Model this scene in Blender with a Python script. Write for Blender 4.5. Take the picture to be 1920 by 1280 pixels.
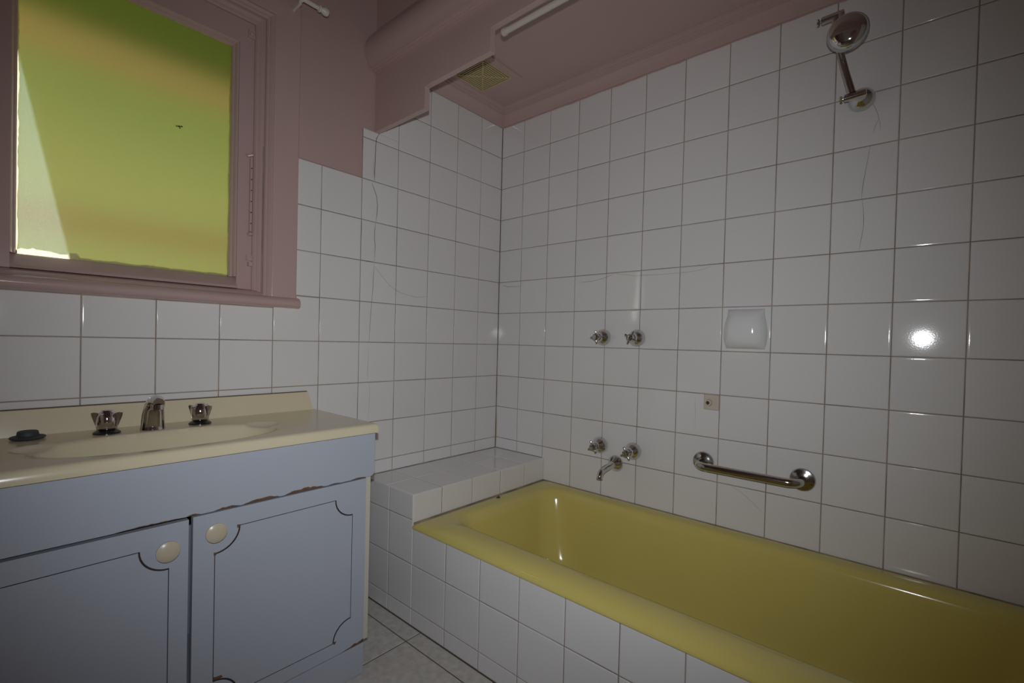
import bpy, bmesh, math, random
from mathutils import Vector, Matrix
random.seed(7)
R = math.radians
scene = bpy.context.scene
for o in list(bpy.data.objects):
    bpy.data.objects.remove(o)
COL = scene.collection

# ------------------------------------------------------------------ camera
CAM = Vector((1.562456, -1.707614, 0.962224))
FWD = Vector((-0.660373, 0.750789, -0.014945))
RGT = Vector((0.750399, 0.660522, 0.024736))
UPV = Vector((-0.028443, -0.005120, 0.999582))
FPX, CX, CY = 881.90, 950.257, 653.811
cam_d = bpy.data.cameras.new('camera')
cam = bpy.data.objects.new('camera', cam_d)
COL.objects.link(cam)
cam.matrix_world = Matrix(((RGT.x, UPV.x, -FWD.x, CAM.x), (RGT.y, UPV.y, -FWD.y, CAM.y), (RGT.z, UPV.z, -FWD.z, CAM.z), (0, 0, 0, 1)))
cam_d.sensor_width = 36
cam_d.lens = FPX / 1920 * 36
cam_d.shift_x = (960 - CX) / 1920
cam_d.shift_y = (CY - 640) / 1920
cam_d.clip_start = 0.02
scene.camera = cam


def px(x, y, axis, v):
    """photo pixel -> point on the plane axis = v"""
    d = FWD + RGT * ((x - CX) / FPX) - UPV * ((y - CY) / FPX)
    return CAM + d * ((v - CAM[axis]) / d[axis])


# ------------------------------------------------------------------ world, lights, exposure
w = bpy.data.worlds.new('world'); scene.world = w; w.use_nodes = True
nt = w.node_tree; nt.nodes.clear()
sky = nt.nodes.new('ShaderNodeTexSky'); sky.sky_type = 'HOSEK_WILKIE'
sky.sun_direction = Vector((-0.50, -0.78, 0.32)).normalized(); sky.turbidity = 3.0
bg = nt.nodes.new('ShaderNodeBackground'); bg.inputs[1].default_value = 0.9
wo = nt.nodes.new('ShaderNodeOutputWorld')
nt.links.new(sky.outputs[0], bg.inputs[0]); nt.links.new(bg.outputs[0], wo.inputs[0])


def light(name, kind, loc, direction, energy, color=(1, 1, 1), **kw):
    d = bpy.data.lights.new(name, kind); d.energy = energy; d.color = color
    for k, v in kw.items():
        setattr(d, k, v)
    o = bpy.data.objects.new(name, d); COL.objects.link(o); o.location = loc
    o.rotation_euler = Vector(direction).to_track_quat('-Z', 'Y').to_euler()
    return o


SUN_DIR = Vector((0.50, 0.78, -0.32)).normalized()
light('sun', 'SUN', (-3, -1, 6), SUN_DIR, 23.0, (1.0, 0.98, 0.95), angle=R(0.6))
# the flash on top of the camera (its glint shows on the tiles)
flash = light('camera_flash', 'SPOT', (1.564, -1.708, 1.043), FWD - UPV * 0.01 - RGT * 0.03, 41.0, (0.93, 0.965, 1.0),
              spot_size=R(112), spot_blend=1.0, shadow_soft_size=0.011)
flash.scale = (1.16, 0.97, 1.0)     # the flash throws a wide, low beam
scene.view_settings.view_transform = 'Standard'
scene.view_settings.look = 'None'
scene.view_settings.gamma = 1.0
scene.view_settings.use_curve_mapping = False
scene.view_settings.exposure = 0.0
scene.cycles.use_denoising = True
scene.cycles.caustics_refractive = True
scene.cycles.caustics_reflective = False
scene.cycles.sample_clamp_indirect = 6.0


# ------------------------------------------------------------------ materials
def mat(name, color, rough=0.5, metal=0.0, spec=0.5, coat=0.0, noise=None, bump=None, rnd=0.0, sheen=0):
    """noise=(scale, amount, color2)  bump=(scale, strength, distance)  rnd=value jitter per object"""
    m = bpy.data.materials.new(name); m.use_nodes = True
    t = m.node_tree; b = t.nodes['Principled BSDF']
    b.inputs['Base Color'].default_value = (*color, 1)
    b.inputs['Roughness'].default_value = rough
    b.inputs['Metallic'].default_value = metal
    b.inputs['Specular IOR Level'].default_value = spec
    b.inputs['Coat Weight'].default_value = coat
    b.inputs['Coat Roughness'].default_value = 0.06
    tc = t.nodes.new('ShaderNodeTexCoord')
    src = None
    if noise:
        n = t.nodes.new('ShaderNodeTexNoise'); n.inputs['Scale'].default_value = noise[0]
        n.inputs['Detail'].default_value = 4
        t.links.new(tc.outputs['Object'], n.inputs['Vector'])
        cr = t.nodes.new('ShaderNodeValToRGB')
        cr.color_ramp.elements[0].position = 0.5 - noise[1]; cr.color_ramp.elements[1].position = 0.5 + noise[1]
        cr.color_ramp.elements[0].color = (*noise[2], 1); cr.color_ramp.elements[1].color = (*color, 1)
        t.links.new(n.outputs['Fac'], cr.inputs['Fac'])
        src = cr.outputs['Color']
    if rnd:
        oi = t.nodes.new('ShaderNodeObjectInfo')
        mr = t.nodes.new('ShaderNodeMapRange'); mr.inputs[3].default_value = 1 - rnd; mr.inputs[4].default_value = 1 + rnd
        t.links.new(oi.outputs['Random'], mr.inputs[0])
        hv = t.nodes.new('ShaderNodeHueSaturation'); hv.inputs['Color'].default_value = (*color, 1)
        t.links.new(mr.outputs[0], hv.inputs['Value'])
        if src: t.links.new(src, hv.inputs['Color'])
        src = hv.outputs['Color']
    if src: t.links.new(src, b.inputs['Base Color'])
    if bump:
        n2 = t.nodes.new('ShaderNodeTexNoise'); n2.inputs['Scale'].default_value = bump[0]; n2.inputs['Detail'].default_value = 3
        t.links.new(tc.outputs['Object'], n2.inputs['Vector'])
        bp = t.nodes.new('ShaderNodeBump'); bp.inputs['Strength'].default_value = bump[1]; bp.inputs['Distance'].default_value = bump[2]
        t.links.new(n2.outputs['Fac'], bp.inputs['Height'])
        t.links.new(bp.outputs['Normal'], b.inputs['Normal'])
    return m


M = {}
M['tile'] = mat('glazed_white_tile', (0.76, 0.74, 0.73), 0.05, spec=0.5, bump=(260, 0.05, 0.0006), rnd=0.02)
M['grout'] = mat('stained_grout', (0.44, 0.36, 0.305), 0.9, noise=(9, 0.22, (0.20, 0.15, 0.12)))
M['paint'] = mat('mauve_pink_paint', (0.53, 0.375, 0.35), 0.38, spec=0.4, noise=(3, 0.3, (0.50, 0.35, 0.325)), bump=(60, 0.12, 0.001))
M['gloss_paint'] = mat('mauve_gloss_paint', (0.52, 0.365, 0.345), 0.15, spec=0.5, bump=(40, 0.1, 0.001))
M['tub'] = mat('yellow_enamel', (0.66, 0.555, 0.165), 0.13, spec=0.5, noise=(6, 0.3, (0.64, 0.53, 0.155)), bump=(25, 0.05, 0.001))
M['floor'] = mat('mottled_floor_tile', (0.68, 0.645, 0.60), 0.35, noise=(45, 0.22, (0.50, 0.47, 0.44)), rnd=0.03)
M['floor_joint'] = mat('dark_floor_joint', (0.12, 0.09, 0.075), 0.9)
M['chrome'] = mat('chrome', (0.66, 0.65, 0.64), 0.06, metal=1.0)
M['worn_chrome'] = mat('worn_chrome', (0.52, 0.505, 0.49), 0.15, metal=1.0)
M['laminate'] = mat('cool_white_laminate', (0.46, 0.49, 0.565), 0.35, spec=0.4, noise=(5, 0.3, (0.445, 0.475, 0.55)))
M['panel_edge'] = mat('cream_edge_strip', (0.62, 0.58, 0.50), 0.45)
M['chip'] = mat('bare_chipboard', (0.22, 0.115, 0.06), 0.9, noise=(160, 0.25, (0.10, 0.05, 0.03)))
M['groove'] = mat('dark_brown_groove', (0.05, 0.03, 0.025), 0.8)
M['cream'] = mat('cream_cultured_stone', (0.72, 0.645, 0.465), 0.16, spec=0.5, noise=(7, 0.35, (0.68, 0.60, 0.42)))
M['knob'] = mat('cream_plastic', (0.60, 0.53, 0.40), 0.28)
M['rubber'] = mat('grey_rubber', (0.055, 0.065, 0.075), 0.6, noise=(40, 0.3, (0.03, 0.035, 0.04)))
M['black'] = mat('black_plastic', (0.012, 0.011, 0.010), 0.25)
M['white_plastic'] = mat('white_plastic', (0.70, 0.66, 0.60), 0.35)
M['rail'] = mat('pinkish_white_plastic', (0.58, 0.50, 0.46), 0.35)
M['ring'] = mat('pale_grey_plastic', (0.42, 0.44, 0.47), 0.35)
M['vent'] = mat('aged_cream_plastic', (0.60, 0.48, 0.25), 0.5)
M['vent_dark'] = mat('vent_shadow_duct', (0.05, 0.035, 0.018), 0.9)
M['soap'] = mat('white_ceramic', (0.76, 0.76, 0.76), 0.08)
M['beige'] = mat('beige_ceramic', (0.60, 0.53, 0.44), 0.35)
M['crack'] = mat('brown_crack', (0.10, 0.07, 0.05), 0.9)
M['hair'] = mat('faint_crack', (0.32, 0.28, 0.26), 0.8)
M['filler'] = mat('yellowed_filler', (0.50, 0.38, 0.20), 0.8)
M['seal'] = mat('dirty_sealant', (0.42, 0.34, 0.24), 0.7, noise=(12, 0.2, (0.17, 0.13, 0.09)))
M['mould'] = mat('stained_joint', (0.16, 0.115, 0.06), 0.9, noise=(5, 0.2, (0.09, 0.065, 0.05)))
M['putty'] = mat('old_putty', (0.62, 0.55, 0.46), 0.8, noise=(90, 0.3, (0.40, 0.33, 0.27)))
M['plaster'] = mat('outside_render', (0.5, 0.46, 0.4), 0.9)
M['timber'] = mat('weathered_timber', (0.55, 0.33, 0.12), 0.85, noise=(14, 0.3, (0.45, 0.26, 0.09)))
M['ground'] = mat('garden_ground', (0.16, 0.19, 0.12), 0.95, noise=(4, 0.3, (0.20, 0.18, 0.14)))
M['insect'] = mat('dark_brown_debris', (0.025, 0.018, 0.012), 0.7)


def leaf_material():
    m = bpy.data.materials.new('hedge_leaf'); m.use_nodes = True
    t = m.node_tree; t.nodes.clear()
    out = t.nodes.new('ShaderNodeOutputMaterial'); mx = t.nodes.new('ShaderNodeMixShader'); mx.inputs[0].default_value = 0.5
    d = t.nodes.new('ShaderNodeBsdfDiffuse'); tr = t.nodes.new('ShaderNodeBsdfTranslucent')
    n = t.nodes.new('ShaderNodeTexNoise'); n.inputs['Scale'].default_value = 2.2
    tc = t.nodes.new('ShaderNodeTexCoord'); t.links.new(tc.outputs['Object'], n.inputs['Vector'])
    cr = t.nodes.new('ShaderNodeValToRGB')
    cr.color_ramp.elements[0].position = 0.35; cr.color_ramp.elements[1].position = 0.65
    cr.color_ramp.elements[0].color = (0.16, 0.26, 0.10, 1); cr.color_ramp.elements[1].color = (0.24, 0.36, 0.16, 1)
    t.links.new(n.outputs['Fac'], cr.inputs['Fac'])
    t.links.new(cr.outputs[0], d.inputs[0]); t.links.new(cr.outputs[0], tr.inputs[0])
    t.links.new(d.outputs[0], mx.inputs[1]); t.links.new(tr.outputs[0], mx.inputs[2]); t.links.new(mx.outputs[0], out.inputs[0])
    return m


def pane_material():
    m = bpy.data.materials.new('obscure_glass'); m.use_nodes = True
    t = m.node_tree; t.nodes.clear()
    out = t.nodes.new('ShaderNodeOutputMaterial'); mx = t.nodes.new('ShaderNodeMixShader'); mx.inputs[0].default_value = 0.055
    g = t.nodes.new('ShaderNodeBsdfGlass'); g.inputs['Roughness'].default_value = 0.5; g.inputs['IOR'].default_value = 1.45
    g.inputs['Color'].default_value = (0.97, 0.99, 0.95, 1)
    tr = t.nodes.new('ShaderNodeBsdfTranslucent')
    tc = t.nodes.new('ShaderNodeTexCoord')
    n = t.nodes.new('ShaderNodeTexVoronoi'); n.inputs['Scale'].default_value = 330
    t.links.new(tc.outputs['Object'], n.inputs['Vector'])
    cr = t.nodes.new('ShaderNodeValToRGB')
    cr.color_ramp.elements[0].color = (0.50, 0.86, 1, 1); cr.color_ramp.elements[1].color = (0.14, 0.28, 0.36, 1)  # sparkle and bluish cast of the sunlit wedge painted into the translucent colour
    cr.color_ramp.elements[0].position = 0.10; cr.color_ramp.elements[1].position = 0.42
    t.links.new(n.outputs['Distance'], cr.inputs['Fac']); t.links.new(cr.outputs[0], tr.inputs[0])
    bp = t.nodes.new('ShaderNodeBump'); bp.inputs['Strength'].default_value = 0.25; bp.inputs['Distance'].default_value = 0.001
    t.links.new(n.outputs['Distance'], bp.inputs['Height']); t.links.new(bp.outputs[0], g.inputs['Normal'])
    t.links.new(g.outputs[0], mx.inputs[1]); t.links.new(tr.outputs[0], mx.inputs[2]); t.links.new(mx.outputs[0], out.inputs[0])
    return m


def canvas_material():
    m = bpy.data.materials.new('striped_canvas'); m.use_nodes = True
    t = m.node_tree; t.nodes.clear()
    out = t.nodes.new('ShaderNodeOutputMaterial'); mx = t.nodes.new('ShaderNodeMixShader'); mx.inputs[0].default_value = 0.55
    d = t.nodes.new('ShaderNodeBsdfDiffuse'); tr = t.nodes.new('ShaderNodeBsdfTranslucent')
    tc = t.nodes.new('ShaderNodeTexCoord'); sp = t.nodes.new('ShaderNodeSeparateXYZ'); t.links.new(tc.outputs['Object'], sp.inputs[0])
    mr = t.nodes.new('ShaderNodeMapRange'); mr.inputs[1].default_value = 1.0; mr.inputs[2].default_value = 2.16
    t.links.new(sp.outputs['Z'], mr.inputs[0])
    cr = t.nodes.new('ShaderNodeValToRGB'); e = cr.color_ramp.elements
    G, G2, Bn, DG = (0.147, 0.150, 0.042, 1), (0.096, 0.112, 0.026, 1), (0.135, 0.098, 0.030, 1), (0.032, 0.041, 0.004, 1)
    stops = [(1.0, G), (1.225, G), (1.25, Bn), (1.30, Bn), (1.33, G), (1.40, G), (1.69, G2), (1.72, Bn), (1.78, Bn), (1.82, DG), (2.16, DG)]  # dark top band stands in for shade from the eave; lower green painted brighter
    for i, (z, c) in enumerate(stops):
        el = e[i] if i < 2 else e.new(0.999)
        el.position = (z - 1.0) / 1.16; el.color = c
    t.links.new(mr.outputs[0], cr.inputs['Fac'])
    t.links.new(cr.outputs[0], d.inputs[0]); t.links.new(cr.outputs[0], tr.inputs[0])
    t.links.new(d.outputs[0], mx.inputs[1]); t.links.new(tr.outputs[0], mx.inputs[2]); t.links.new(mx.outputs[0], out.inputs[0])
    return m


def putty_material():
    m = M['putty']; t = m.node_tree; b = t.nodes['Principled BSDF']; out = [n for n in t.nodes if n.type == 'OUTPUT_MATERIAL'][0]
    tr = t.nodes.new('ShaderNodeBsdfTranslucent'); tr.inputs[0].default_value = (0.75, 0.68, 0.52, 1)
    mx = t.nodes.new('ShaderNodeMixShader'); mx.inputs[0].default_value = 0.55
    t.links.new(b.outputs[0], mx.inputs[1]); t.links.new(tr.outputs[0], mx.inputs[2]); t.links.new(mx.outputs[0], out.inputs[0])


putty_material()
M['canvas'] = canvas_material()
M['leaf'] = leaf_material()
M['pane'] = pane_material()


# ------------------------------------------------------------------ mesh helpers
class MB:
    def __init__(self):
        self.v = []; self.f = []; self.mi = []; self.cur = 0

    def add(self, vs, fs, mi=None):
        b = len(self.v); self.v += [tuple(q) for q in vs]
        self.f += [tuple(i + b for i in f) for f in fs]; self.mi += [self.cur if mi is None else mi] * len(fs)
        return self

    def box(self, x0, x1, y0, y1, z0, z1, mi=None):
        vs = [(x, y, z) for x in (x0, x1) for y in (y0, y1) for z in (z0, z1)]
        return self.add(vs, [(0, 1, 3, 2), (4, 6, 7, 5), (0, 4, 5, 1), (2, 3, 7, 6), (0, 2, 6, 4), (1, 5, 7, 3)], mi)

    def lathe(self, prof, origin, axis, n=28, cap0=True, cap1=True, mi=None):
        a = Vector(axis).normalized(); u = a.orthogonal().normalized(); w_ = a.cross(u); o = Vector(origin)
        vs = []
        for r, h in prof:
            for k in range(n):
                t = 2 * math.pi * k / n
                vs.append(o + a * h + (u * math.cos(t) + w_ * math.sin(t)) * r)
        fs = []
        for i in range(len(prof) - 1):
            for k in range(n):
                k2 = (k + 1) % n
                fs.append((i * n + k, i * n + k2, (i + 1) * n + k2, (i + 1) * n + k))
        if cap0: fs.append(tuple(reversed(range(n))))
        if cap1: fs.append(tuple(range((len(prof) - 1) * n, len(prof) * n)))
        return self.add(vs, fs, mi)

    def tube(self, path, radii, n=18, flat=1.0, mi=None):
        P = [Vector(q) for q in path]
        if not isinstance(radii, (list, tuple)): radii = [radii] * len(P)
        vs = []; u = None
        for i, p in enumerate(P):
            t = (P[min(i + 1, len(P) - 1)] - P[max(i - 1, 0)]).normalized()
            if u is None: u = t.orthogonal().normalized()
            u = (u - t * u.dot(t)).normalized(); w_ = t.cross(u)
            for k in range(n):
                a = 2 * math.pi * k / n
                vs.append(p + (u * math.cos(a) * flat + w_ * math.sin(a)) * radii[i])
        fs = []
        for i in range(len(P) - 1):
            for k in range(n):
                k2 = (k + 1) % n
                fs.append((i * n + k, i * n + k2, (i + 1) * n + k2, (i + 1) * n + k))
        fs.append(tuple(reversed(range(n)))); fs.append(tuple(range((len(P) - 1) * n, len(P) * n)))
        return self.add(vs, fs, mi)

    def prism(self, poly, fn, a, b, mi=None):
        """poly: 2D points; fn(p, q, s) -> 3D, extruded from s=a to s=b"""
        n = len(poly)
        vs = [fn(p, q, a) for p, q in poly] + [fn(p, q, b) for p, q in poly]
        fs = [(k, (k + 1) % n, n + (k + 1) % n, n + k) for k in range(n)]
        fs += [tuple(reversed(range(n))), tuple(range(n, 2 * n))]
        return self.add(vs, fs, mi)

    def build(self, name, mats, parent=None, smooth=False, angle=40):
        me = bpy.data.meshes.new(name); me.from_pydata(self.v, [], self.f)
        mats = mats if isinstance(mats, (list, tuple)) else [mats]
        for m in mats: me.materials.append(M[m])
        me.polygons.foreach_set('material_index', self.mi)
        bm = bmesh.new(); bm.from_mesh(me); bmesh.ops.recalc_face_normals(bm, faces=bm.faces); 
        if smooth:
            for f in bm.faces: f.smooth = True
            for e in bm.edges:
                if len(e.link_faces) == 2 and e.calc_face_angle(0) > R(angle): e.smooth = False
        bm.to_mesh(me); bm.free()
        return link(name, me, parent)


def link(name, data, parent=None):
    o = bpy.data.objects.new(name, data); COL.objects.link(o)
    if parent: setp(o, parent)
    return o


def world_loc(o):
    v = Vector((0, 0, 0))
    while o: v = v + o.location; o = o.parent
    return v


def setp(o, parent):
    o.parent = parent
    g = parent; off = Vector((0, 0, 0))
    while g is not None:      # roots sit at their base with no rotation; parts keep world coordinates
        off += g.location
        g = g.parent
    o.matrix_parent_inverse = Matrix.Translation(-off) if parent.parent is None else Matrix.Identity(4)


def tag(o, label, cat=None, group=None, kind=None):
    o['label'] = label
    if cat: o['category'] = cat
    if group: o['group'] = group
    if kind: o['kind'] = kind
    return o


def thing(name, loc, label, cat, group=None, kind=None):
    return tag(link(name, None), label, cat, group, kind) if loc is None else _thing(name, loc, label, cat, group, kind)


def _thing(name, loc, label, cat, group, kind):
    o = link(name, None); o.location = loc; o.empty_display_size = 0.05
    return tag(o, label, cat, group, kind)


# ---- tiles: a pillow-edged plate, mesh shared between equal sizes
TILES = {}
GAP = 0.0022


def tile_mesh(wd, ht, m='tile', thick=0.006, bev=0.0016):
    key = (round(wd, 4), round(ht, 4), m)
    if key in TILES: return TILES[key]
    bev = min(bev, wd / 4, ht / 4)
    rings = [(0.0, -thick), (0.0, -bev * 0.7), (bev * 0.35, -bev * 0.28), (bev * 1.1, -bev * 0.06), (min(0.005, wd / 3, ht / 3), 0.0)]
    tilt = [90, 75, 48, 10, 0]
    vs = []
    for ins, z in rings:
        for sx, sy in ((-1, -1), (1, -1), (1, 1), (-1, 1)):
            vs.append((sx * (wd / 2 - ins), sy * (ht / 2 - ins), z))
    fs = []; side = []
    for i in range(4):
        for k in range(4):
            fs.append((i * 4 + k, i * 4 + (k + 1) % 4, i * 4 + 4 + (k + 1) % 4, i * 4 + 4 + k)); side.append(k)
    fs.append((16, 17, 18, 19)); side.append(-1)
    me = bpy.data.meshes.new('tile'); me.from_pydata(vs, [], fs); me.materials.append(M[m])
    # soft normals over the glazed edge, flat face
    norms = []
    for p, k in zip(me.polygons, side):
        d = ((0, -1), (1, 0), (0, 1), (-1, 0))[k] if k >= 0 else (0, 0)
        for li in p.loop_indices:
            a = R(tilt[me.loops[li].vertex_index // 4]) if k >= 0 else 0.0
            norms.append((d[0] * math.sin(a), d[1] * math.sin(a), math.cos(a)))
        p.use_smooth = True
    me.normals_split_custom_set(norms)
    TILES[key] = me
    return me


ORI = {'-y': Matrix(((1, 0, 0), (0, 0, -1), (0, 1, 0))), '+x': Matrix(((0, 0, 1), (1, 0, 0), (0, 1, 0))), '+z': Matrix.Identity(3), '-x': Matrix(((0, 0, -1), (-1, 0, 0), (0, 1, 0)))}


def put_tile(parent, ori, u0, u1, v0, v1, plane, m='tile', name='tile', gap=GAP, tilt=0.12):
    """a tile filling the cell u0..u1, v0..v1 on a plane facing ori"""
    if u1 - u0 < 0.006 or v1 - v0 < 0.006: return None
    me = tile_mesh(u1 - u0 - gap, v1 - v0 - gap, m)
    o = link(name, me, parent)
    c = {'-y': ((u0 + u1) / 2, plane, (v0 + v1) / 2), '+x': (plane, (u0 + u1) / 2, (v0 + v1) / 2), '-x': (plane, (u0 + u1) / 2, (v0 + v1) / 2), '+z': ((u0 + u1) / 2, (v0 + v1) / 2, plane)}[ori]
    rot = ORI[ori] @ Matrix.Rotation(R(random.gauss(0, tilt)), 3, 'X') @ Matrix.Rotation(R(random.gauss(0, tilt)), 3, 'Y')
    o.rotation_euler = rot.to_euler()
    o.location = Vector(c) + ORI[ori] @ Vector((0, 0, random.uniform(-0.0003, 0.0002)))
    return o


def ribbon(name, parent, pts, axis, plane, width, m):
    """a thin raised line (crack) along photo points on the plane axis = plane, facing the room"""
    out = Vector((1, 0, 0)) if axis == 0 else Vector((0, -1, 0))
    P = [px(x, y, axis, plane) for x, y in pts]
    vs = []
    for i, p in enumerate(P):
        t = (P[min(i + 1, len(P) - 1)] - P[max(i - 1, 0)]).normalized(); s = t.cross(out).normalized()
        wd = width * (0.35 if i in (0, len(P) - 1) else random.uniform(0.7, 1.3)) / 2
        vs += [p + s * wd, p - s * wd, p + out * 0.0004]
    fs = []
    for i in range(len(P) - 1):
        a, b = i * 3, i * 3 + 3
        fs += [(a, b, b + 2, a + 2), (a + 2, b + 2, b + 1, a + 1)]
    return MB().add(vs, fs).build(name, m, parent)


# ================================================================== STRUCTURE
XE = 1.97      # foot end wall
YB = -2.62     # wall behind the camera
ZC, ZS = 2.45, 2.065   # main ceiling, lowered ceiling over the bath
P = 0.1515
ROW = [1.857 + P - P * i for i in range(14)]     # ROW[0] = top under the cornice, ROW[1] = r0 ...
COLB = [0, 0.1364] + [0.1364 + P * i for i in range(1, 13)]
COLA = [0, 0.1417, 0.2909, 0.4447, 0.6025, 0.7606, 0.9154, 1.0701, 1.2231, 1.3775, 1.5299, 1.6825, 1.835, 1.9875, 2.140, 2.2925, 2.445, 2.5975]
GB = 0.0014    # grout bed behind the tile face

floor = tag(MB().box(-0.12, XE + 0.1, YB - 0.12, 0.12, -0.08, -0.0015).build('floor', 'floor_joint'),
            'grey mottled tiled floor between the vanity and the bath', 'floor', kind='structure')
FX = [-0.0, 0.026, 0.355, 0.683, 1.012, 1.341, 1.67, XE]
FY = [YB, -2.432, -2.103, -1.774, -1.446, -1.117, -0.788, -0.728]
for i in range(len(FX) - 1):
    for j in range(len(FY) - 1):
        put_tile(floor, '+z', FX[i], FX[i + 1], FY[j], FY[j + 1], 0.0, 'floor', 'floor_tile', gap=0.0035, tilt=0.02)

# ---- window wall (left in the photo)
WY0, WY1, WZ0, WZ1 = -1.72, -1.108, 1.056, 1.952
mb = MB()
g = -GB
def wl(y0, y1, z0, z1, mi):
    mb.box(-0.085, g if mi == 0 else -0.0032, y0, y1, z0, z1, mi)
wl(-0.7606, 0.0, 0.0, 1.738, 0); wl(-0.69, 0.0, 1.738, 2.01, 0); wl(-0.7606, -0.69, 1.738, ZC, 1); wl(-0.69, 0.0, 2.01, ZC, 1)
wl(WY1, -0.7606, 0.0, 1.5555, 0); wl(WY1, -0.7606, 1.5555, ZC, 1)
wl(WY0, WY1, 0.0, WZ0, 0); wl(WY0, WY1, WZ1, ZC, 1)
wl(YB, WY0, 0.0, WZ0, 0); wl(YB, WY0, WZ0, ZC, 1)
wall_left = tag(mb.build('wall_left', ['grout', 'paint']), 'window wall, mauve paint above cracked white tiles', 'wall', kind='structure')

for c in range(len(COLA) - 1):
    y1, y0 = -COLA[c], -COLA[c + 1]
    for r in range(len(ROW)):
        z1 = ROW[r]; z0 = ROW[r + 1] if r + 1 < len(ROW) else 0.0
        z0 = max(z0, 0.0)
        if c <= 4:                                   # over the bath and ledge
            if r >= 10 and c < 4: z0 = max(z0, 0.442)
            if z1 <= 0.45: continue
            if r == 10: z0 = 0.442
            if r == 0:
                put_tile(wall_left, '+x', max(y0, -0.692), y1, z0, z1 - 0.004, 0.0); continue
            if c == 4 and r == 1:
                put_tile(wall_left, '+x', -0.690, y1, 1.7368, z1, 0.0, tilt=0)
                put_tile(wall_left, '+x', y0, y1, z0, 1.7390, 0.0, tilt=0); continue
            put_tile(wall_left, '+x', y0, y1, z0, z1, 0.0)
        elif c == 5:                                 # bare strip beside the window
            if r >= 3: put_tile(wall_left, '+x', y0, y1, z0, z1, 0.0)
        elif c == 6:
            if r < 3: continue
            if r < 6: put_tile(wall_left, '+x', -0.999, y1, z0, z1, 0.0)
            elif r == 6: put_tile(wall_left, '+x', y0, y1, z0, min(z1, 1.0985), 0.0)
            else: put_tile(wall_left, '+x', y0, y1, z0, z1, 0.0)
        else:
            if r < 6: continue
            if r == 6: z1 = 1.0535
            put_tile(wall_left, '+x', y0, y1, z0, z1, 0.0)

# ---- bath wall (right in the photo)
mb = MB(); mb.box(0.0, XE, GB, 0.14, 0.0, 2.01, 0); mb.box(0.0, XE, GB, 0.14, 2.01, ZC, 1)
wall_right = tag(mb.build('wall_right', ['grout', 'paint']), 'long white tiled wall behind the yellow bath', 'wall', kind='structure')
for c in range(len(COLB) - 1):
    for r in range(11):
        x0, x1, z1, z0 = COLB[c], min(COLB[c + 1], XE), ROW[r], ROW[r + 1]
        if r == 10 and c < 2: z0 = 0.442
        if r == 0: z1 -= 0.004
        if (c, r) == (7, 6): continue      # the soap holder fills this cell
        put_tile(wall_right, '-y', x0, x1, z0, z1, 0.0)
MB().box(-0.0005, 0.0011, -0.0011, 0.0005, 0.442, 2.0).build('corner_joint', 'mould', wall_right)

mb = MB(); mb.box(XE + GB, XE + 0.12, -0.70, 0.0, 0.0, 2.01, 0); mb.box(XE + GB, XE + 0.12, -0.70, 0.0, 2.01, ZC, 1); mb.box(XE, XE + 0.12, YB, -0.70, 0.0, ZC, 1)
wall_end = tag(mb.build('wall_end', ['grout', 'paint']), 'wall at the foot of the bath, white tiles beside mauve paint', 'wall', kind='structure')
EY = [0.0, -0.1417, -0.2909, -0.4447, -0.6025, -0.70]
for c in range(5):
    for r in range(11):
        put_tile(wall_end, '-x', EY[c + 1], EY[c], ROW[r + 1] if r < 10 else 0.345, ROW[r] - (0.004 if r == 0 else 0), XE)

mb = MB()      # wall behind the camera, with the door
mb.box(-0.10, 0.861, YB - 0.1, YB, 0, ZC); mb.box(1.639, XE + 0.12, YB - 0.1, YB, 0, ZC); mb.box(0.86, 1.64, YB - 0.1, YB, 2.08, ZC)
tag(mb.build('wall_behind', 'paint'), 'mauve painted wall with the door behind the camera', 'wall', kind='structure')
door1 = tag(MB().box(0.8612, 1.6388, YB - 0.06, YB - 0.02, 0.001, 2.078).build('door_1', 'white_plastic'), 'flush white door in the wall behind the camera', 'door', kind='structure')
MB().lathe([(0.024, 0), (0.024, 0.004), (0.010, 0.010), (0.010, 0.035), (0.024, 0.045), (0.026, 0.058), (0.015, 0.066)], (0.93, YB - 0.02, 1.0), (0, 1, 0), 24).build('door_knob', 'chrome', door1, smooth=True)
tag(MB().box(-0.14, XE + 0.12, YB - 0.1, -0.712, ZC, ZC + 0.08).build('ceiling', 'paint'), 'main bathroom ceiling painted mauve pink', 'ceiling', kind='structure')
tag(MB().box(0.0, XE, -0.70, GB, ZS, ZS + 0.06).build('ceiling_over_bath', 'paint'), 'lowered mauve ceiling over the bath holding the vent', 'ceiling', kind='structure')

# ---- bulkhead, stepped pelmet and mouldings
tag(MB().box(-0.003, XE, -0.712, -0.694, 1.95, ZC).build('wall_bulkhead', 'paint'), 'mauve bulkhead wall above the stepped pelmet', 'wall', kind='structure')
S1, S2, Z1, Z2, Z3 = 0.2935, 0.5935, 1.737, 1.8105, 1.880
poly = [(0.001, 1.95), (0.001, Z1), (S1, Z1), (S1, Z2), (S2, Z2), (S2, Z3), (XE - S2, Z3), (XE - S2, Z2), (XE - S1, Z2), (XE - S1, Z1), (XE, Z1), (XE, 1.95)]
tag(MB().prism(poly, lambda p, q, s: (p, s, q), -0.712, -0.692).build('trim_1', 'gloss_paint'),
    'mauve pelmet board with stepped lower edge above the bath', 'pelmet', kind='structure')
prof = [(0.0, 1.955), (0.010, 1.955), (0.011, 1.960), (0.019, 1.960), (0.020, 1.964), (0.028, 1.964), (0.030, 1.972), (0.036, 1.985), (0.043, 2.002),
        (0.047, 2.020), (0.048, 2.038), (0.044, 2.056), (0.034, 2.074), (0.020, 2.092), (0.008, 2.108), (0.0, 2.112)]
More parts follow.
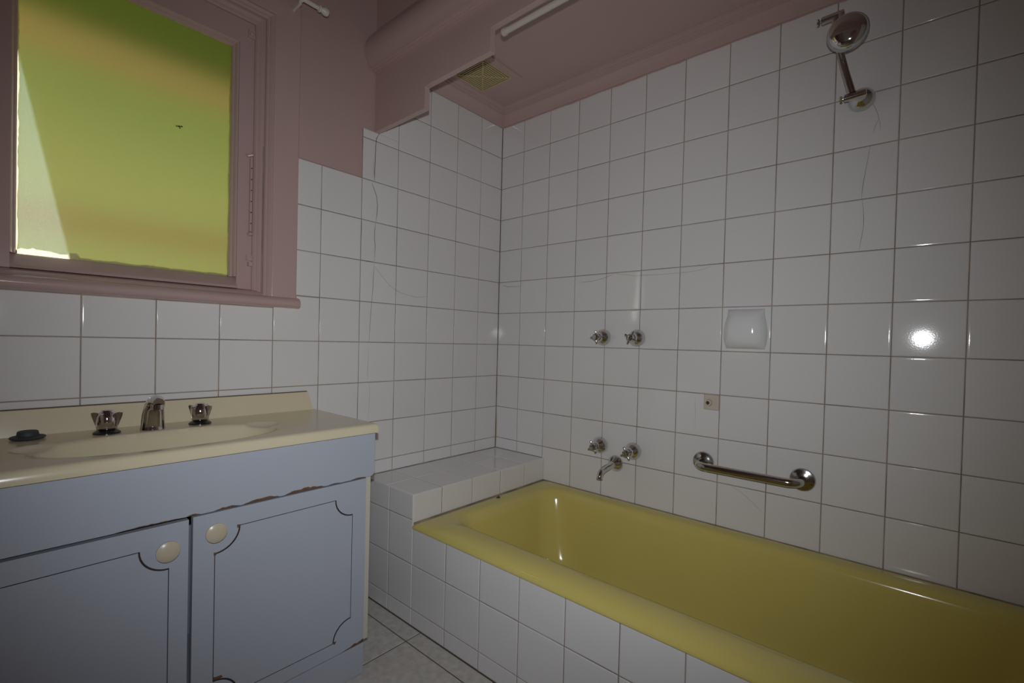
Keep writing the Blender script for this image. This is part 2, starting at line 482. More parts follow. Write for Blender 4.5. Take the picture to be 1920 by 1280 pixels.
tag(MB().prism(prof, lambda d, z, s: (s, -0.712 - d, z), 0.0, XE).build('trim_2', 'gloss_paint', smooth=True, angle=30),
    'rounded mauve moulding along the bulkhead above the pelmet', 'moulding', kind='structure')
cor = [(0.0, 2.003), (0.007, 2.003), (0.010, 2.012), (0.016, 2.026), (0.026, 2.037), (0.036, 2.042), (0.040, 2.042), (0.041, 2.047), (0.049, 2.049), (0.050, 2.054),
       (0.058, 2.056), (0.060, 2.060), (0.066, 2.061), (0.067, ZS)]
mb = MB(); n = len(cor); vs = []
for kind in range(3):
    for d, z in cor:
        vs.append(((d, -0.694, z), (d, -d, z), (XE, -d, z))[kind])
fs = [(k * n + i, k * n + i + 1, (k + 1) * n + i + 1, (k + 1) * n + i) for k in range(2) for i in range(n - 1)]
mb.add(vs, fs)
tag(mb.build('trim_3', 'gloss_paint', smooth=True, angle=25), 'mauve cornice where the tiles meet the bath ceiling', 'cornice', kind='structure')
# ragged paint edge under the cornice
mb = MB(); pts = []
for i in range(60):
    x = i / 59 * (XE - 0.002); pts.append((x, 2.004 - (0.0035 + 0.005 * random.random() * (0.4 + 0.6 * math.sin(i * 0.4) ** 2))))
vs = [(x, -0.0012, z) for x, z in pts] + [(x, -0.0012, 2.006) for x, z in pts]
mb.add(vs, [(i, i + 1, 61 + i, 60 + i) for i in range(59)])
mb.build('paint_edge', 'paint', bpy.data.objects['trim_3'])

# ================================================================== WINDOW
win = thing('window_1', (0, -1.41, 1.055), 'mauve timber window with a pane of obscure glass above the vanity', 'window', kind='structure')


def frame_sides(names, rect, prof, m, sides='LTRB', x_off=0.0):
    """mitred mouldings around a rect (y0,y1,z0,z1 = inner edge); prof: (d outwards, x)"""
    y0, y1, z0, z1 = rect
    for s in sides:
        vs = []
        for d, x in prof:
            e = d if 'B' in sides else 0.0
            a, b = {'R': ((y1 + d, z0 - e), (y1 + d, z1 + d)), 'L': ((y0 - d, z0 - e), (y0 - d, z1 + d)),
                    'T': ((y0 - d, z1 + d), (y1 + d, z1 + d)), 'B': ((y0 - d, z0 - d), (y1 + d, z0 - d))}[s]
            vs.append([(x, a[0], a[1]), (x, b[0], b[1])])
        n = len(prof)
        V = [v[0] for v in vs] + [v[1] for v in vs]
        F = [(k, (k + 1) % n, n + (k + 1) % n, n + k) for k in range(n)] + [tuple(reversed(range(n))), tuple(range(n, 2 * n))]
        MB().add(V, F).build(names, m, win, smooth=True, angle=28)


frame_sides('architrave', (-1.712, -1.106, 1.087, 1.948), [(0, -0.012), (0, 0.008), (0.003, 0.012), (0.007, 0.0125), (0.009, 0.010), (0.012, 0.014), (0.016, 0.018), (0.021, 0.0165),
            (0.023, 0.0145), (0.027, 0.0165), (0.100, 0.0165), (0.103, 0.013), (0.103, -0.002)], 'gloss_paint', 'LTR')
frame_sides('jamb_stop', (-1.695, -1.130, 1.100, 1.928), [(0, -0.078), (0, -0.018), (0.004, -0.012), (0.010, -0.012), (0.012, -0.008), (0.017, -0.004), (0.024, -0.004), (0.024, -0.078)], 'gloss_paint', 'LTR')
MB().box(-0.06, -0.022, -1.173, -1.1305, 1.106, 1.927).build('stile', 'gloss_paint', win)
MB().box(-0.06, -0.022, -1.694, -1.652, 1.106, 1.927).build('stile', 'gloss_paint', win)
MB().box(-0.06, -0.022, -1.652, -1.173, 1.858, 1.927).build('rail', 'gloss_paint', win)
MB().prism([(-0.06, 1.106), (-0.010, 1.106), (-0.008, 1.109), (-0.010, 1.113), (-0.044, 1.1405), (-0.048, 1.1425), (-0.06, 1.1425)], lambda p, q, s: (p, s, q), -1.652, -1.173).build('rail', 'gloss_paint', win)
frame_sides('glazing_bead', (-1.641, -1.187, 1.1425, 1.845), [(0, -0.049), (0, -0.043), (0.003, -0.038), (0.006, -0.037), (0.007, -0.031), (0.010, -0.026), (0.0135, -0.024), (0.0135, -0.049)], 'gloss_paint', 'LTR')
MB().box(-0.054, -0.050, -1.648, -1.180, 1.137, 1.852).build('pane', 'pane', win)
# ragged putty line outside and inside the pane
def putty(side, x0, x1):
    mb = MB(); N = 70; vs = []
    for i in range(N + 1):
        s = i / N
        h = 0.004 + 0.004 * random.random() + 0.003 * math.sin(s * 19) ** 2
        if side == 'B': vs += [(-0.0546, -1.645 + s * 0.462, 1.138), (-0.0546, -1.645 + s * 0.462, 1.1435 + h * (1.6 if s < 0.25 else 0.75))]
        elif side == 'L': vs += [(-0.0546, -1.646, 1.14 + s * 0.71), (-0.0546, -1.6425 + h * 0.55, 1.14 + s * 0.71)]
        else: vs += [(-0.0546, -1.182, 1.14 + s * 0.71), (-0.0546, -1.1860 - h * 0.45, 1.14 + s * 0.71)]
    mb.add(vs, [(2 * i, 2 * i + 2, 2 * i + 3, 2 * i + 1) for i in range(N)])
    mb.build('putty', 'putty', win)
for s_ in 'BLR': putty(s_, 0, 1)
# sill with rounded nose
MB().prism([(-0.083, 1.106), (-0.012, 1.104), (0.004, 1.096), (0.010, 1.089), (0.022, 1.087), (0.031, 1.083), (0.037, 1.076), (0.0385, 1.069), (0.036, 1.062), (0.030, 1.057), (0.020, 1.0545), (-0.083, 1.0545)],
           lambda p, q, s: (p, s, q), -1.84, -0.999).build('window_sill', 'gloss_paint', win, smooth=True, angle=35)
# casement stay, its pegs and the catches, all painted over
st = MB().box(-0.021, -0.012, -1.1405, -1.1345, 1.285, 1.512).build('stay', 'gloss_paint', win)
for k in range(6):
    MB().lathe([(0.0016, 0), (0.0016, 0.004)], (-0.0125, -1.1375, 1.31 + k * 0.034), (1, 0, 0), 10).build('peg', 'groove', st)
MB().tube([(-0.020, -1.150, 1.520), (-0.010, -1.146, 1.516), (-0.006, -1.1375, 1.520), (-0.012, -1.133, 1.528)], 0.0042, 10).build('stay_pivot', 'gloss_paint', win, smooth=True)
MB().lathe([(0.007, 0), (0.007, 0.008), (0.004, 0.013)], (-0.021, -1.138, 1.278), (1, 0, 0), 14).build('stay_knob', 'gloss_paint', win, smooth=True)
mb = MB(); mb.box(-0.022, -0.016, -1.146, -1.131, 1.195, 1.212); mb.box(-0.022, -0.006, -1.143, -1.133, 1.178, 1.190); mb.build('catch', 'gloss_paint', win)
mb = MB(); mb.box(-0.022, -0.017, -1.150, -1.131, 1.880, 1.906); mb.lathe([(0.006, 0), (0.006, 0.007), (0.003, 0.010)], (-0.018, -1.1415, 1.892), (1, 0, 0), 12); mb.build('catch', 'gloss_paint', win)
# dirt mark on the glass
p0 = px(336, 237, 0, -0.0498)
mb = MB()
for dx, dz, s in ((0, 0, 1), (0.006, 0.002, 0.8), (-0.006, -0.001, 0.7), (0.002, -0.004, 0.6)):
    mb.add([(p0.x, p0.y + dx + s * 0.004 * math.cos(a), p0.z + dz + s * 0.0025 * math.sin(a)) for a in (0, 1, 2, 3, 4, 5)], [(0, 1, 2, 3, 4, 5)])
mb.build('dirt_mark', 'groove', win)

# ---- outside: unseen eave added to shade the window, hedge, fence, ground
tag(MB().box(-0.75, -0.085, -1.60, 2.2, 2.32, 2.42).build('eave', 'plaster'), 'unseen eave added outside to shade the window', 'eave', kind='structure')
tag(MB().box(-7, -0.085, -6, 6, -0.1, 0.0).build('ground', 'ground'), 'garden ground outside the window', 'ground', kind='structure')
# striped canvas awning let down just outside the glass; its free edge leaves a wedge of sun
def aw(z): return -0.150 - (2.16 - z) * 0.150
lean = 0.0
def y_edge(z):      # canvas point whose sun shadow falls on the photographed edge of the bright wedge
    k = (-0.054 - aw(z)) / SUN_DIR.x
    zg = z + SUN_DIR.z * k
    return -1.633 + (1.58 - zg) * 0.1976 - SUN_DIR.y * k
t = thing('window_awning', (-0.3, -1.2, 1.0), 'green canvas awning with brown stripes glowing behind the obscure glass', 'awning')
mb = MB(); N = 24; vs = []
for i in range(N + 1):
    z = 1.00 + 1.16 * i / N
    vs += [(aw(z), y_edge(z), z), (aw(z), -0.55, z)]
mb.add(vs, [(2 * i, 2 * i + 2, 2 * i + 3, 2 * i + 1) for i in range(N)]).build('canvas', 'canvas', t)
MB().tube([(aw(2.16), y_edge(2.16) - 0.02, 2.175), (aw(2.16), -0.53, 2.175)], 0.028, 16).build('roller', 'white_plastic', t, smooth=True)
MB().tube([(aw(1.0), y_edge(1.0), 1.0), (aw(1.0), -0.54, 1.0)], 0.010, 12).build('bottom_bar', 'white_plastic', t, smooth=True)
mb = MB()
for i in range(3500):
    y = random.uniform(-5.2, 1.6); z = random.uniform(0.05, 1.5); x = -2.6 + random.gauss(0, 0.12)
    s = random.uniform(0.03, 0.06); a = Vector((random.gauss(0, 1), random.gauss(0, 1), random.gauss(0, 1))).normalized(); b = a.orthogonal().normalized()
    c = Vector((x, y, z)); mb.add([c - a * s, c + b * s * 0.5, c + a * s, c - b * s * 0.5], [(0, 1, 2, 3)])
hedge = thing('hedge', (-2.6, -1.3, 0), 'low green hedge outside, blurred in the sunlit wedge of the window', 'hedge')
h_ = mb.build('foliage', 'leaf', hedge); h_['kind'] = 'stuff'
for k in range(8):
    MB().tube([(-2.62, -5 + k * 0.85, 0), (-2.60, -4.95 + k * 0.85, 0.7), (-2.63, -5 + k * 0.85, 1.3)], [0.025, 0.02, 0.01], 8).build('stem', 'timber', hedge)

# ================================================================== LEDGE, APRON, BATH
LX, LZ, AY = 0.300, 0.442, -0.728
led = tag(MB().box(0.0, LX - GB, AY + GB, -0.0, 0.0, LZ - GB).build('tiled_ledge', 'grout'), 'white tiled ledge in the corner at the end of the bath', 'ledge')
LYS = [0.0, -0.1361, -0.2908, -0.4496, -0.5997, AY]
for k in range(5):
    for a, b in ((0.002, 0.1455), (0.1455, LX)):
        put_tile(led, '+z', a, b, LYS[k + 1], LYS[k], LZ)
    put_tile(led, '+x', LYS[k + 1], LYS[k], 0.345, LZ, LX)
for a, b in ((0.0, 0.1639), (0.1639, LX + 0.0)):
    for z0, z1 in ((0.3555, LZ), (0.2055, 0.3555), (0.056, 0.2055), (0.0, 0.056)):
        put_tile(led, '-y', a, b, z0, z1, AY)
apr = tag(MB().box(LX, XE, AY + GB, AY + 0.05, 0.0, 0.333).build('bath_apron', 'grout'), 'white tiled front panel below the bath rim', 'apron')
AX = [LX, 0.3163 + 0.1505, 0.6168, 0.7655, 0.9151, 1.0646, 1.2150, 1.3645, 1.515, 1.6655, 1.816, XE]
for k in range(len(AX) - 1):
    for z0, z1 in ((0.2055, 0.3345), (0.056, 0.2055), (0.0, 0.056)):
        put_tile(apr, '-y', AX[k], AX[k + 1], z0, z1, AY)


def rr_ring(x0, x1, y0, y1, r, z, nc=10, ne=(26, 10)):
    """rounded-rectangle ring, always the same number of points"""
    pts = []
    cs = [((x1 - r, y1 - r), 0), ((x0 + r, y1 - r), 90), ((x0 + r, y0 + r), 180), ((x1 - r, y0 + r), 270)]
    for i, ((cx, cy), a0) in enumerate(cs):
        for k in range(nc + 1):
            a = R(a0 + 90 * k / nc); pts.append((cx + r * math.cos(a), cy + r * math.sin(a), z))
        (nx, ny), a1 = cs[(i + 1) % 4]
        e = pts[-1]; s = (nx + r * math.cos(R(a1)), ny + r * math.sin(R(a1)))
        m_ = ne[i % 2]
        for k in range(1, m_):
            t = k / m_; pts.append((e[0] + (s[0] - e[0]) * t, e[1] + (s[1] - e[1]) * t, z))
    return pts


bath = thing('bathtub', (1.13, -0.37, 0.0), 'yellow enamelled bathtub set behind a tiled apron', 'bathtub')
x0, x1, y0, y1 = LX + 0.003, XE - 0.002, -0.7385, -0.002
rings = []
def rim(p, z, rise):
    bf = max(0.0, min(1.0, (-0.2 - p[1]) / 0.3)) * max(0.0, min(1.0, (p[0] - x0) / 0.16))
    return (p[0], p[1], z + rise * bf)
# the room edge is a broad high roll, the wall edges are flat and tight
for ins, z, rise, fr in ((0.020, 0.3335, 0, 0.010), (0.0005, 0.334, 0, 0.012), (0.0, 0.337, 0, 0.012), (0.002, 0.3405, 0.001, 0.013), (0.007, 0.3440, 0.0055, 0.018), (0.016, 0.3462, 0.0105, 0.025),
                         (0.030, 0.3475, 0.0145, 0.032), (0.046, 0.3482, 0.0162, 0.036), (0.062, 0.3484, 0.0164, 0.04), (0.078, 0.3482, 0.0156, 0.05)):
    rings.append([rim(p, z, rise) for p in rr_ring(x0 + ins * 0.75, x1 - ins * 0.75, y0 + ins, y1 - ins * 0.5, fr, z)])
ix0, ix1, iy0, iy1 = 0.372, 1.885, -0.646, -0.062
for ins, z, rise, r_ in ((0.0, 0.3470, 0.014, 0.085), (0.008, 0.3440, 0.012, 0.088), (0.015, 0.3380, 0.008, 0.09), (0.020, 0.328, 0.004, 0.092), (0.024, 0.312, 0, 0.095), (0.034, 0.25, 0, 0.10), (0.048, 0.17, 0, 0.105), (0.062, 0.10, 0, 0.11), (0.078, 0.062, 0, 0.11), (0.10, 0.040, 0, 0.10), (0.13, 0.032, 0, 0.08), (0.20, 0.028, 0, 0.06)):
    rings.append([rim(p, z, rise) for p in rr_ring(ix0 + ins * 1.25, ix1 - ins * 1.6, iy0 + ins * 0.9, iy1 - ins * 0.9, r_, z)])
vs = [p for r in rings for p in r]; n = len(rings[0])
fs = [(i * n + k, i * n + (k + 1) % n, (i + 1) * n + (k + 1) % n, (i + 1) * n + k) for i in range(len(rings) - 1) for k in range(n)]
fs.append(tuple(range((len(rings) - 1) * n, len(rings) * n)))
shell = MB().add(vs, fs).build('shell', 'tub', bath, smooth=True, angle=70)
for p in shell.data.polygons: p.use_smooth = True
dr = MB().lathe([(0.030, 0), (0.030, 0.002), (0.022, 0.003), (0.020, 0.001)], (0.62, -0.35, 0.029), (0, 0, 1), 24).build('waste', 'chrome', bath, smooth=True)
mb = MB(); mb.box(LX, XE, -0.0035, -0.0005, 0.340, 0.3462); mb.build('sealant', 'seal', bath)
mb = MB(); mb.box(LX - 0.0005, LX + 0.0035, AY + 0.004, -0.002, 0.340, 0.3462); mb.build('sealant', 'seal', bath)
mb = MB(); mb.box(LX, XE, AY - 0.0008, AY + 0.006, 0.3318, 0.3360); mb.build('sealant', 'seal', bath)
p0 = px(932, 933, 2, 0.3475)
bug = thing('dead_insect', (p0.x, p0.y, 0.3465), 'tiny dark dead insect lying on the bath rim by the ledge', 'insect')
zb = 0.3500
MB().lathe([(0.0006, -0.008), (0.0032, -0.005), (0.0038, 0), (0.003, 0.005), (0.0006, 0.008)], (p0.x + 0.006, p0.y, zb), (0.5, 0.8, 0.1), 10).build('body', 'insect', bug, smooth=True)
for q in (((0.011, 0.003, 0.006), (0.009, -0.005, 0.004)), ((-0.009, 0.008, 0.005), (-0.004, 0.011, 0.004))):
    MB().add([(p0.x + 0.006, p0.y, zb + 0.002)] + [(p0.x + 0.006 + a, p0.y + b, zb + c) for a, b, c in q], [(0, 1, 2)]).build('wing', 'insect', bug)

# ================================================================== VANITY
VY0, VY1, VF = -1.847, -0.9366, 0.386
van = thing('vanity_cabinet', (0.2, -1.39, 0.0), 'white laminate vanity cabinet with two chipped doors', 'cabinet')
mb = MB()   # carcase
mb.box(0.006, 0.366, VY1 - 0.018, VY1 - 0.004, 0.092, 0.698, 0); mb.box(0.006, 0.366, VY0 + 0.004, VY0 + 0.018, 0.092, 0.698, 0)
mb.box(0.006, 0.366, VY0 + 0.018, VY1 - 0.018, 0.092, 0.108, 0); mb.box(0.006, 0.016, VY0 + 0.018, VY1 - 0.018, 0.108, 0.60, 0)
mb.build('carcase', 'laminate', van)
MB().box(0.366, 0.376, VY1 - 0.0215, VY1 - 0.006, 0.092, 0.566).build('edge_strip', 'panel_edge', van)
# fascia: brown board with a laminate skin chipped along the bottom
MB().box(0.370, VF - 0.0012, VY0, VY1, 0.5675, 0.698).build('fascia_board', 'chip', van)


def jag(a, b, base, chips):
    """lower outline from y=a to y=b; chips: (y0, y1, height)"""
    pts = []; N = 150
    for i in range(N + 1):
        y = a + (b - a) * i / N; z = base
        for c0, c1, h in chips:
            if c0 < y < c1:
                t = (y - c0) / (c1 - c0); z += h * (math.sin(math.pi * t) ** 0.6) * random.uniform(0.65, 1.1)
        pts.append((y, z))
    return pts


low = jag(VY0 + 0.0, VY1 - 0.010, 0.5672, [(-1.52, -1.40, 0.0030), (-1.40, -1.375, 0.005), (-1.345, -1.295, 0.0050), (-1.285, -1.205, 0.0075), (-1.19, -1.09, 0.0085), (-1.075, -1.045, 0.0025), (-1.01, -0.965, 0.0035)])
poly = [(VY0, 0.698), (VY1, 0.698), (VY1, 0.578), (VY1 - 0.003, 0.571)] + list(reversed(low))
MB().prism(poly, lambda p, q, s: (s, p, q), VF - 0.0012, VF).build('fascia_laminate', 'laminate', van)


def arc_loop(y0, y1, z0, z1, r, grow=0.0, nseg=10):
    """rectangle outline with concave quarter-circle corners"""
    pts = []
    y0 -= grow; y1 += grow; z0 -= grow; z1 += grow; r = r
    for cy, cz, a0, sgn in ((y0, z0, 90, -1), (y1, z0, 180, -1), (y1, z1, 270, -1), (y0, z1, 360, -1)):
        for k in range(nseg + 1):
            a = R(a0 + sgn * 90 * k / nseg)
            pts.append((cy + r * math.cos(a), cz + r * math.sin(a)))
    return pts


def door(y0, y1, z0, z1, gy0, gy1, gz0, gz1, front, knob, label):
    th = 0.015
    xg = front - 0.0022
    outer = [(y0, z0), (y1, z0), (y1, z1), (y0, z1)]
    la = arc_loop(gy0, gy1, gz0, gz1, 0.050, 0.0008); lb = arc_loop(gy0, gy1, gz0, gz1, 0.0516, -0.0008)
    bm = bmesh.new()
    vo = [bm.verts.new((front, y, z)) for y, z in outer]; vb = [bm.verts.new((front - th, y, z)) for y, z in outer]
    va = [bm.verts.new((front, y, z)) for y, z in la]; va2 = [bm.verts.new((xg, y, z)) for y, z in la]
    vc2 = [bm.verts.new((xg, y, z)) for y, z in lb]; vc = [bm.verts.new((front, y, z)) for y, z in lb]
    edges = []
    for L in (vo, va):
        for i in range(len(L)): edges.append(bm.edges.new((L[i], L[(i + 1) % len(L)])))
    bmesh.ops.triangle_fill(bm, use_beauty=True, use_dissolve=False, edges=edges)
    n = len(la)
    dark = []
    for A, B in ((va, va2), (va2, vc2), (vc2, vc)):
        for i in range(n): dark.append(bm.faces.new((A[i], A[(i + 1) % n], B[(i + 1) % n], B[i])))
    bm.faces.new(vc)
    for i in range(4): bm.faces.new((vo[i], vb[i], vb[(i + 1) % 4], vo[(i + 1) % 4]))
    bm.faces.new(list(reversed(vb)))
    for f in dark: f.material_index = 1
    bmesh.ops.recalc_face_normals(bm, faces=bm.faces)
    me = bpy.data.meshes.new('door'); bm.to_mesh(me); bm.free()
    me.materials.append(M['laminate']); me.materials.append(M['groove'])
    d = link('door', me, van); d['label'] = label
    ky, kz = knob
    k = MB().lathe([(0.008, 0.0), (0.008, 0.008), (0.0185, 0.012), (0.0215, 0.0155), (0.0215, 0.018), (0.0175, 0.0205), (0.010, 0.0225), (0.003, 0.023)], (front, ky, kz), (1, 0, 0), 36).build('knob', 'knob', d, smooth=True, angle=50)
    return d


ELL = 0
dr_ = door(-1.3880, -0.9620, 0.0925, 0.5635, -1.3450, -1.0040, 0.1290, 0.5207, VF - 0.001, px(407, 999.5, 0, VF + 0.018).yz, 'right door with a routed line panel')
dl_ = door(-1.8215, -1.3955, 0.0925, 0.5600, -1.7800, -1.4310, 0.1250, 0.5160, VF - 0.003, px(316, 1035, 0, VF + 0.016).yz, 'left door with a routed line panel')
# chips: bottom corner of the right door and the ends of the groove
def chip(poly):
    MB().prism(poly, lambda p, q, s: (s, p, q), VF - 0.002, VF - 0.0005).build('chip', 'chip', dr_)
chip([(-0.962, 0.0925), (-0.962, 0.1020), (-0.972, 0.0995), (-0.982, 0.0975), (-0.990, 0.1000), (-1.000, 0.0960), (-1.012, 0.0945), (-1.03, 0.0925)])
for yy, zz in ((-1.3445, 0.4700), (-1.2970, 0.5205), (-1.0500, 0.1300)):
    chip([(yy - 0.003, zz + 0.003), (yy + 0.004, zz + 0.002), (yy + 0.002, zz - 0.003), (yy - 0.002, zz - 0.006)])
chip([(-1.3455, 0.1805), (-1.325, 0.1800), (-1.328, 0.186), (-1.340, 0.1875), (-1.3455, 0.19)])
MB().box(0.355, VF - 0.003, VY0 + 0.010, -0.9600, 0.001, 0.089).build('kickboard', 'laminate', van)

# ---- moulded top with basin
top = thing('washbasin', (0.2, -1.39, 0.699), 'cream moulded vanity top with an integral oval basin', 'basin')
NX, NY = 84, 200
ty0, ty1, tz = VY0 - 0.002, VY1 + 0.0005, 0.7190
def deck(x, y):
    z = tz
    e = (abs((x - 0.252) / 0.112) ** 2.3 + abs((y + 1.400) / 0.232) ** 2.3) ** (1 / 2.3)
    if e < 1.12:
        t = max(0.0, 1 - e)
        z -= 0.105 * (1 - (1 - min(1, t * 1.35)) ** 2.6)
        z -= 0.0025 * max(0.0, min(1, (1.12 - e) / 0.14)) ** 2
    for sy in (-1, 1):
        q = (((x - 0.205) / 0.045) ** 2 + ((y + 1.400 - sy * 0.215) / 0.045) ** 2) ** 0.5
        if q < 1: z = min(z, tz - 0.010 * (1 - q ** 3))
    if x > 0.392: z -= 0.006 * ((x - 0.392) / 0.009) ** 2
    if y > ty1 - 0.006: z -= 0.003 * ((y - ty1 + 0.006) / 0.006) ** 2
    if x > 0.385: z += 0.0
    return z
xs = [0.004 + (0.401 - 0.004) * i / NX for i in range(NX + 1)]; ys = [ty0 + (ty1 - ty0) * j / NY for j in range(NY + 1)]
vs = [(x, y, deck(x, y)) for x in xs for y in ys] + [(x, y, deck(x, y) - 0.0195) for x in xs for y in ys]
off = (NX + 1) * (NY + 1); idx = lambda i, j: i * (NY + 1) + j
fs = []
for i in range(NX):
    for j in range(NY):
        fs.append((idx(i, j), idx(i + 1, j), idx(i + 1, j + 1), idx(i, j + 1)))
        fs.append((off + idx(i, j), off + idx(i, j + 1), off + idx(i + 1, j + 1), off + idx(i + 1, j)))
for j in range(NY):
    fs += [(idx(NX, j), off + idx(NX, j), off + idx(NX, j + 1), idx(NX, j + 1)), (idx(0, j), idx(0, j + 1), off + idx(0, j + 1), off + idx(0, j))]
for i in range(NX):
    fs += [(idx(i, NY), idx(i + 1, NY), off + idx(i + 1, NY), off + idx(i, NY)), (idx(i, 0), off + idx(i, 0), off + idx(i + 1, 0), idx(i + 1, 0))]
MB().add(vs, fs).build('deck', 'cream', top, smooth=True, angle=55)
MB().add([(0.0015, ty0, 0.7170), (0.0015, -0.9450, 0.7170), (0.0015, -0.9580, 0.7772), (0.0015, ty0, 0.7772),
          (0.0300, ty0, 0.7170), (0.0300, -0.9450, 0.7170), (0.0160, -0.9580, 0.7772), (0.0160, ty0, 0.7772)],
         [(0, 1, 2, 3), (4, 7, 6, 5), (0, 4, 5, 1), (1, 5, 6, 2), (2, 6, 7, 3), (3, 7, 4, 0)]).build('splashback', 'cream', top)
MB().lathe([(0.022, 0), (0.022, 0.002), (0.016, 0.003), (0.014, 0.0)], (0.245, -1.40, deck(0.245, -1.40) + 0.0005), (0, 0, 1), 22).build('waste', 'chrome', top, smooth=True)
MB().box(0.0006, 0.0042, ty0, -0.957, 0.7768, 0.7792).build('joint_line', 'mould', top)


def basin_tap(y, x, label, rot):
    t = thing('basin_tap', (x, y, tz), label, 'tap', 'basin taps')
    MB().lathe([(0.0265, 0.0), (0.0265, 0.003), (0.022, 0.0065), (0.016, 0.008)], (x, y, tz), (0, 0, 1), 28).build('skirt', 'black', t, smooth=True)
    MB().lathe([(0.0135, 0.006), (0.018, 0.010), (0.0200, 0.018), (0.0205, 0.028), (0.0195, 0.040), (0.0165, 0.048), (0.012, 0.0525), (0.011, 0.0535), (0.0105, 0.0555), (0.004, 0.057)], (x, y, tz), (0, 0, 1), 30).build('handle', 'chrome', t, smooth=True, angle=50)
    for k in range(4):
        a = rot + k * math.pi / 2; ca, sa = math.cos(a), math.sin(a)
        poly = [(0.010, 0.022), (0.0215, 0.022), (0.0305, 0.0490), (0.024, 0.0505), (0.010, 0.046)]
        mb = MB(); mb.prism(poly, lambda r, h, s: (x + ca * r - sa * s, y + sa * r + ca * s, tz + h), -0.0028, 0.0028)
        mb.build('fin', 'chrome', t)


basin_tap(-1.4925, 0.098, 'left chrome basin tap with winged handle on a black skirt', R(62))
basin_tap(-1.2960, 0.093, 'right chrome basin tap with winged handle on a black skirt', R(42))
sp = thing('basin_spout', (0.098, -1.403, tz), 'short leaning chrome spout at the back of the basin', 'spout')
Y = -1.403
MB().tube([(0.100, Y, tz - 0.001), (0.100, Y, tz + 0.006), (0.101, Y, tz + 0.022), (0.104, Y, tz + 0.040), (0.110, Y, tz + 0.056), (0.120, Y, tz + 0.068), (0.133, Y, tz + 0.074), (0.147, Y, tz + 0.074), (0.156, Y, tz + 0.071)],
          [0.0265, 0.0255, 0.0245, 0.0230, 0.0210, 0.0185, 0.0160, 0.0145, 0.0120], 26).build('body', 'chrome', sp, smooth=True, angle=50)
MB().lathe([(0.0118, 0.0), (0.0118, 0.012), (0.010, 0.012), (0.009, 0.006)], (0.1475, Y, tz + 0.066), (0.06, 0, -1), 22).build('aerator', 'chrome', sp, smooth=True, angle=40)
pl = thing('basin_plug', (0.075, -1.622, tz), 'grey rubber plug lying on the vanity top', 'plug')
PX, PY = px(52, 823, 2, tz).x, px(52, 823, 2, tz).y
MB().lathe([(0.012, 0.002), (0.0285, 0.0035), (0.030, 0.0055), (0.0285, 0.0075), (0.018, 0.0095)], (PX, PY, tz - 0.001), (0.02, 0.0, 1), 32).build('flange', 'rubber', pl, smooth=True, angle=50)
MB().lathe([(0.0185, 0.006), (0.0180, 0.014), (0.0170, 0.0185), (0.0155, 0.0195), (0.010, 0.018)], (PX, PY, tz - 0.001), (0.02, 0.0, 1), 32).build('stopper', 'rubber', pl, smooth=True, angle=50)


# ================================================================== WALL FITTINGS
def wall_tap(name, x, z, label, group, rot, cat='tap'):
    t = thing(name, (x, 0, z), label, cat, group)
    o = (x, 0.0, z); ax = (0, -1, 0)
    MB().lathe([(0.0335, 0.0), (0.0335, 0.005), (0.0325, 0.010), (0.0300, 0.0165), (0.0255, 0.0235), (0.0200, 0.030), (0.0155, 0.036), (0.0140, 0.043)], o, ax, 36).build('flange', 'chrome', t, smooth=True, angle=45)
    h = MB().lathe([(0.0095, 0.040), (0.0135, 0.046), (0.0145, 0.052), (0.0145, 0.062), (0.012, 0.068), (0.008, 0.070), (0.0075, 0.0715), (0.002, 0.072)], o, ax, 26).build('handle', 'worn_chrome', t, smooth=True, angle=45)
    for k in range(4):
        a = rot + k * math.pi / 2; d = Vector((math.cos(a), 0, math.sin(a))); c0 = Vector((x, -0.057, z))
        MB().tube([c0 + d * 0.010, c0 + d * 0.018, c0 + d * 0.024, c0 + d * 0.0265], [0.0042, 0.0036, 0.0042, 0.0022], 10).build('lug', 'worn_chrome', h, smooth=True)
    return t


wall_tap('shower_tap', 0.5855, 0.9900, 'left chrome tap of the upper pair on the tiled wall', 'wall taps', R(95))
wall_tap('shower_tap', 0.7340, 0.9895, 'right chrome tap of the upper pair on the tiled wall', 'wall taps', R(62))
wall_tap('bath_tap', 0.5855, 0.5485, 'left chrome tap just above the bath spout', 'wall taps', R(30))
wall_tap('bath_tap', 0.7310, 0.5485, 'right chrome tap just above the bath spout', 'wall taps', R(28))
t = thing('bath_spout', (0.657, 0, 0.486), 'chrome bath spout on the tiled wall between the lower taps', 'spout')
MB().lathe([(0.0325, 0.0), (0.0325, 0.003), (0.0305, 0.007), (0.025, 0.015), (0.0185, 0.024), (0.0145, 0.030)], (0.657, 0, 0.486), (0, -1, 0), 34).build('flange', 'chrome', t, smooth=True, angle=45)
MB().tube([(0.657, -0.018, 0.486), (0.658, -0.05, 0.4845), (0.659, -0.085, 0.482), (0.660, -0.108, 0.479), (0.6605, -0.122, 0.473), (0.661, -0.130, 0.464), (0.661, -0.132, 0.452)],
          [0.0145, 0.0125, 0.0118, 0.0118, 0.0118, 0.0115, 0.0110], 22).build('body', 'chrome', t, smooth=True, angle=50)

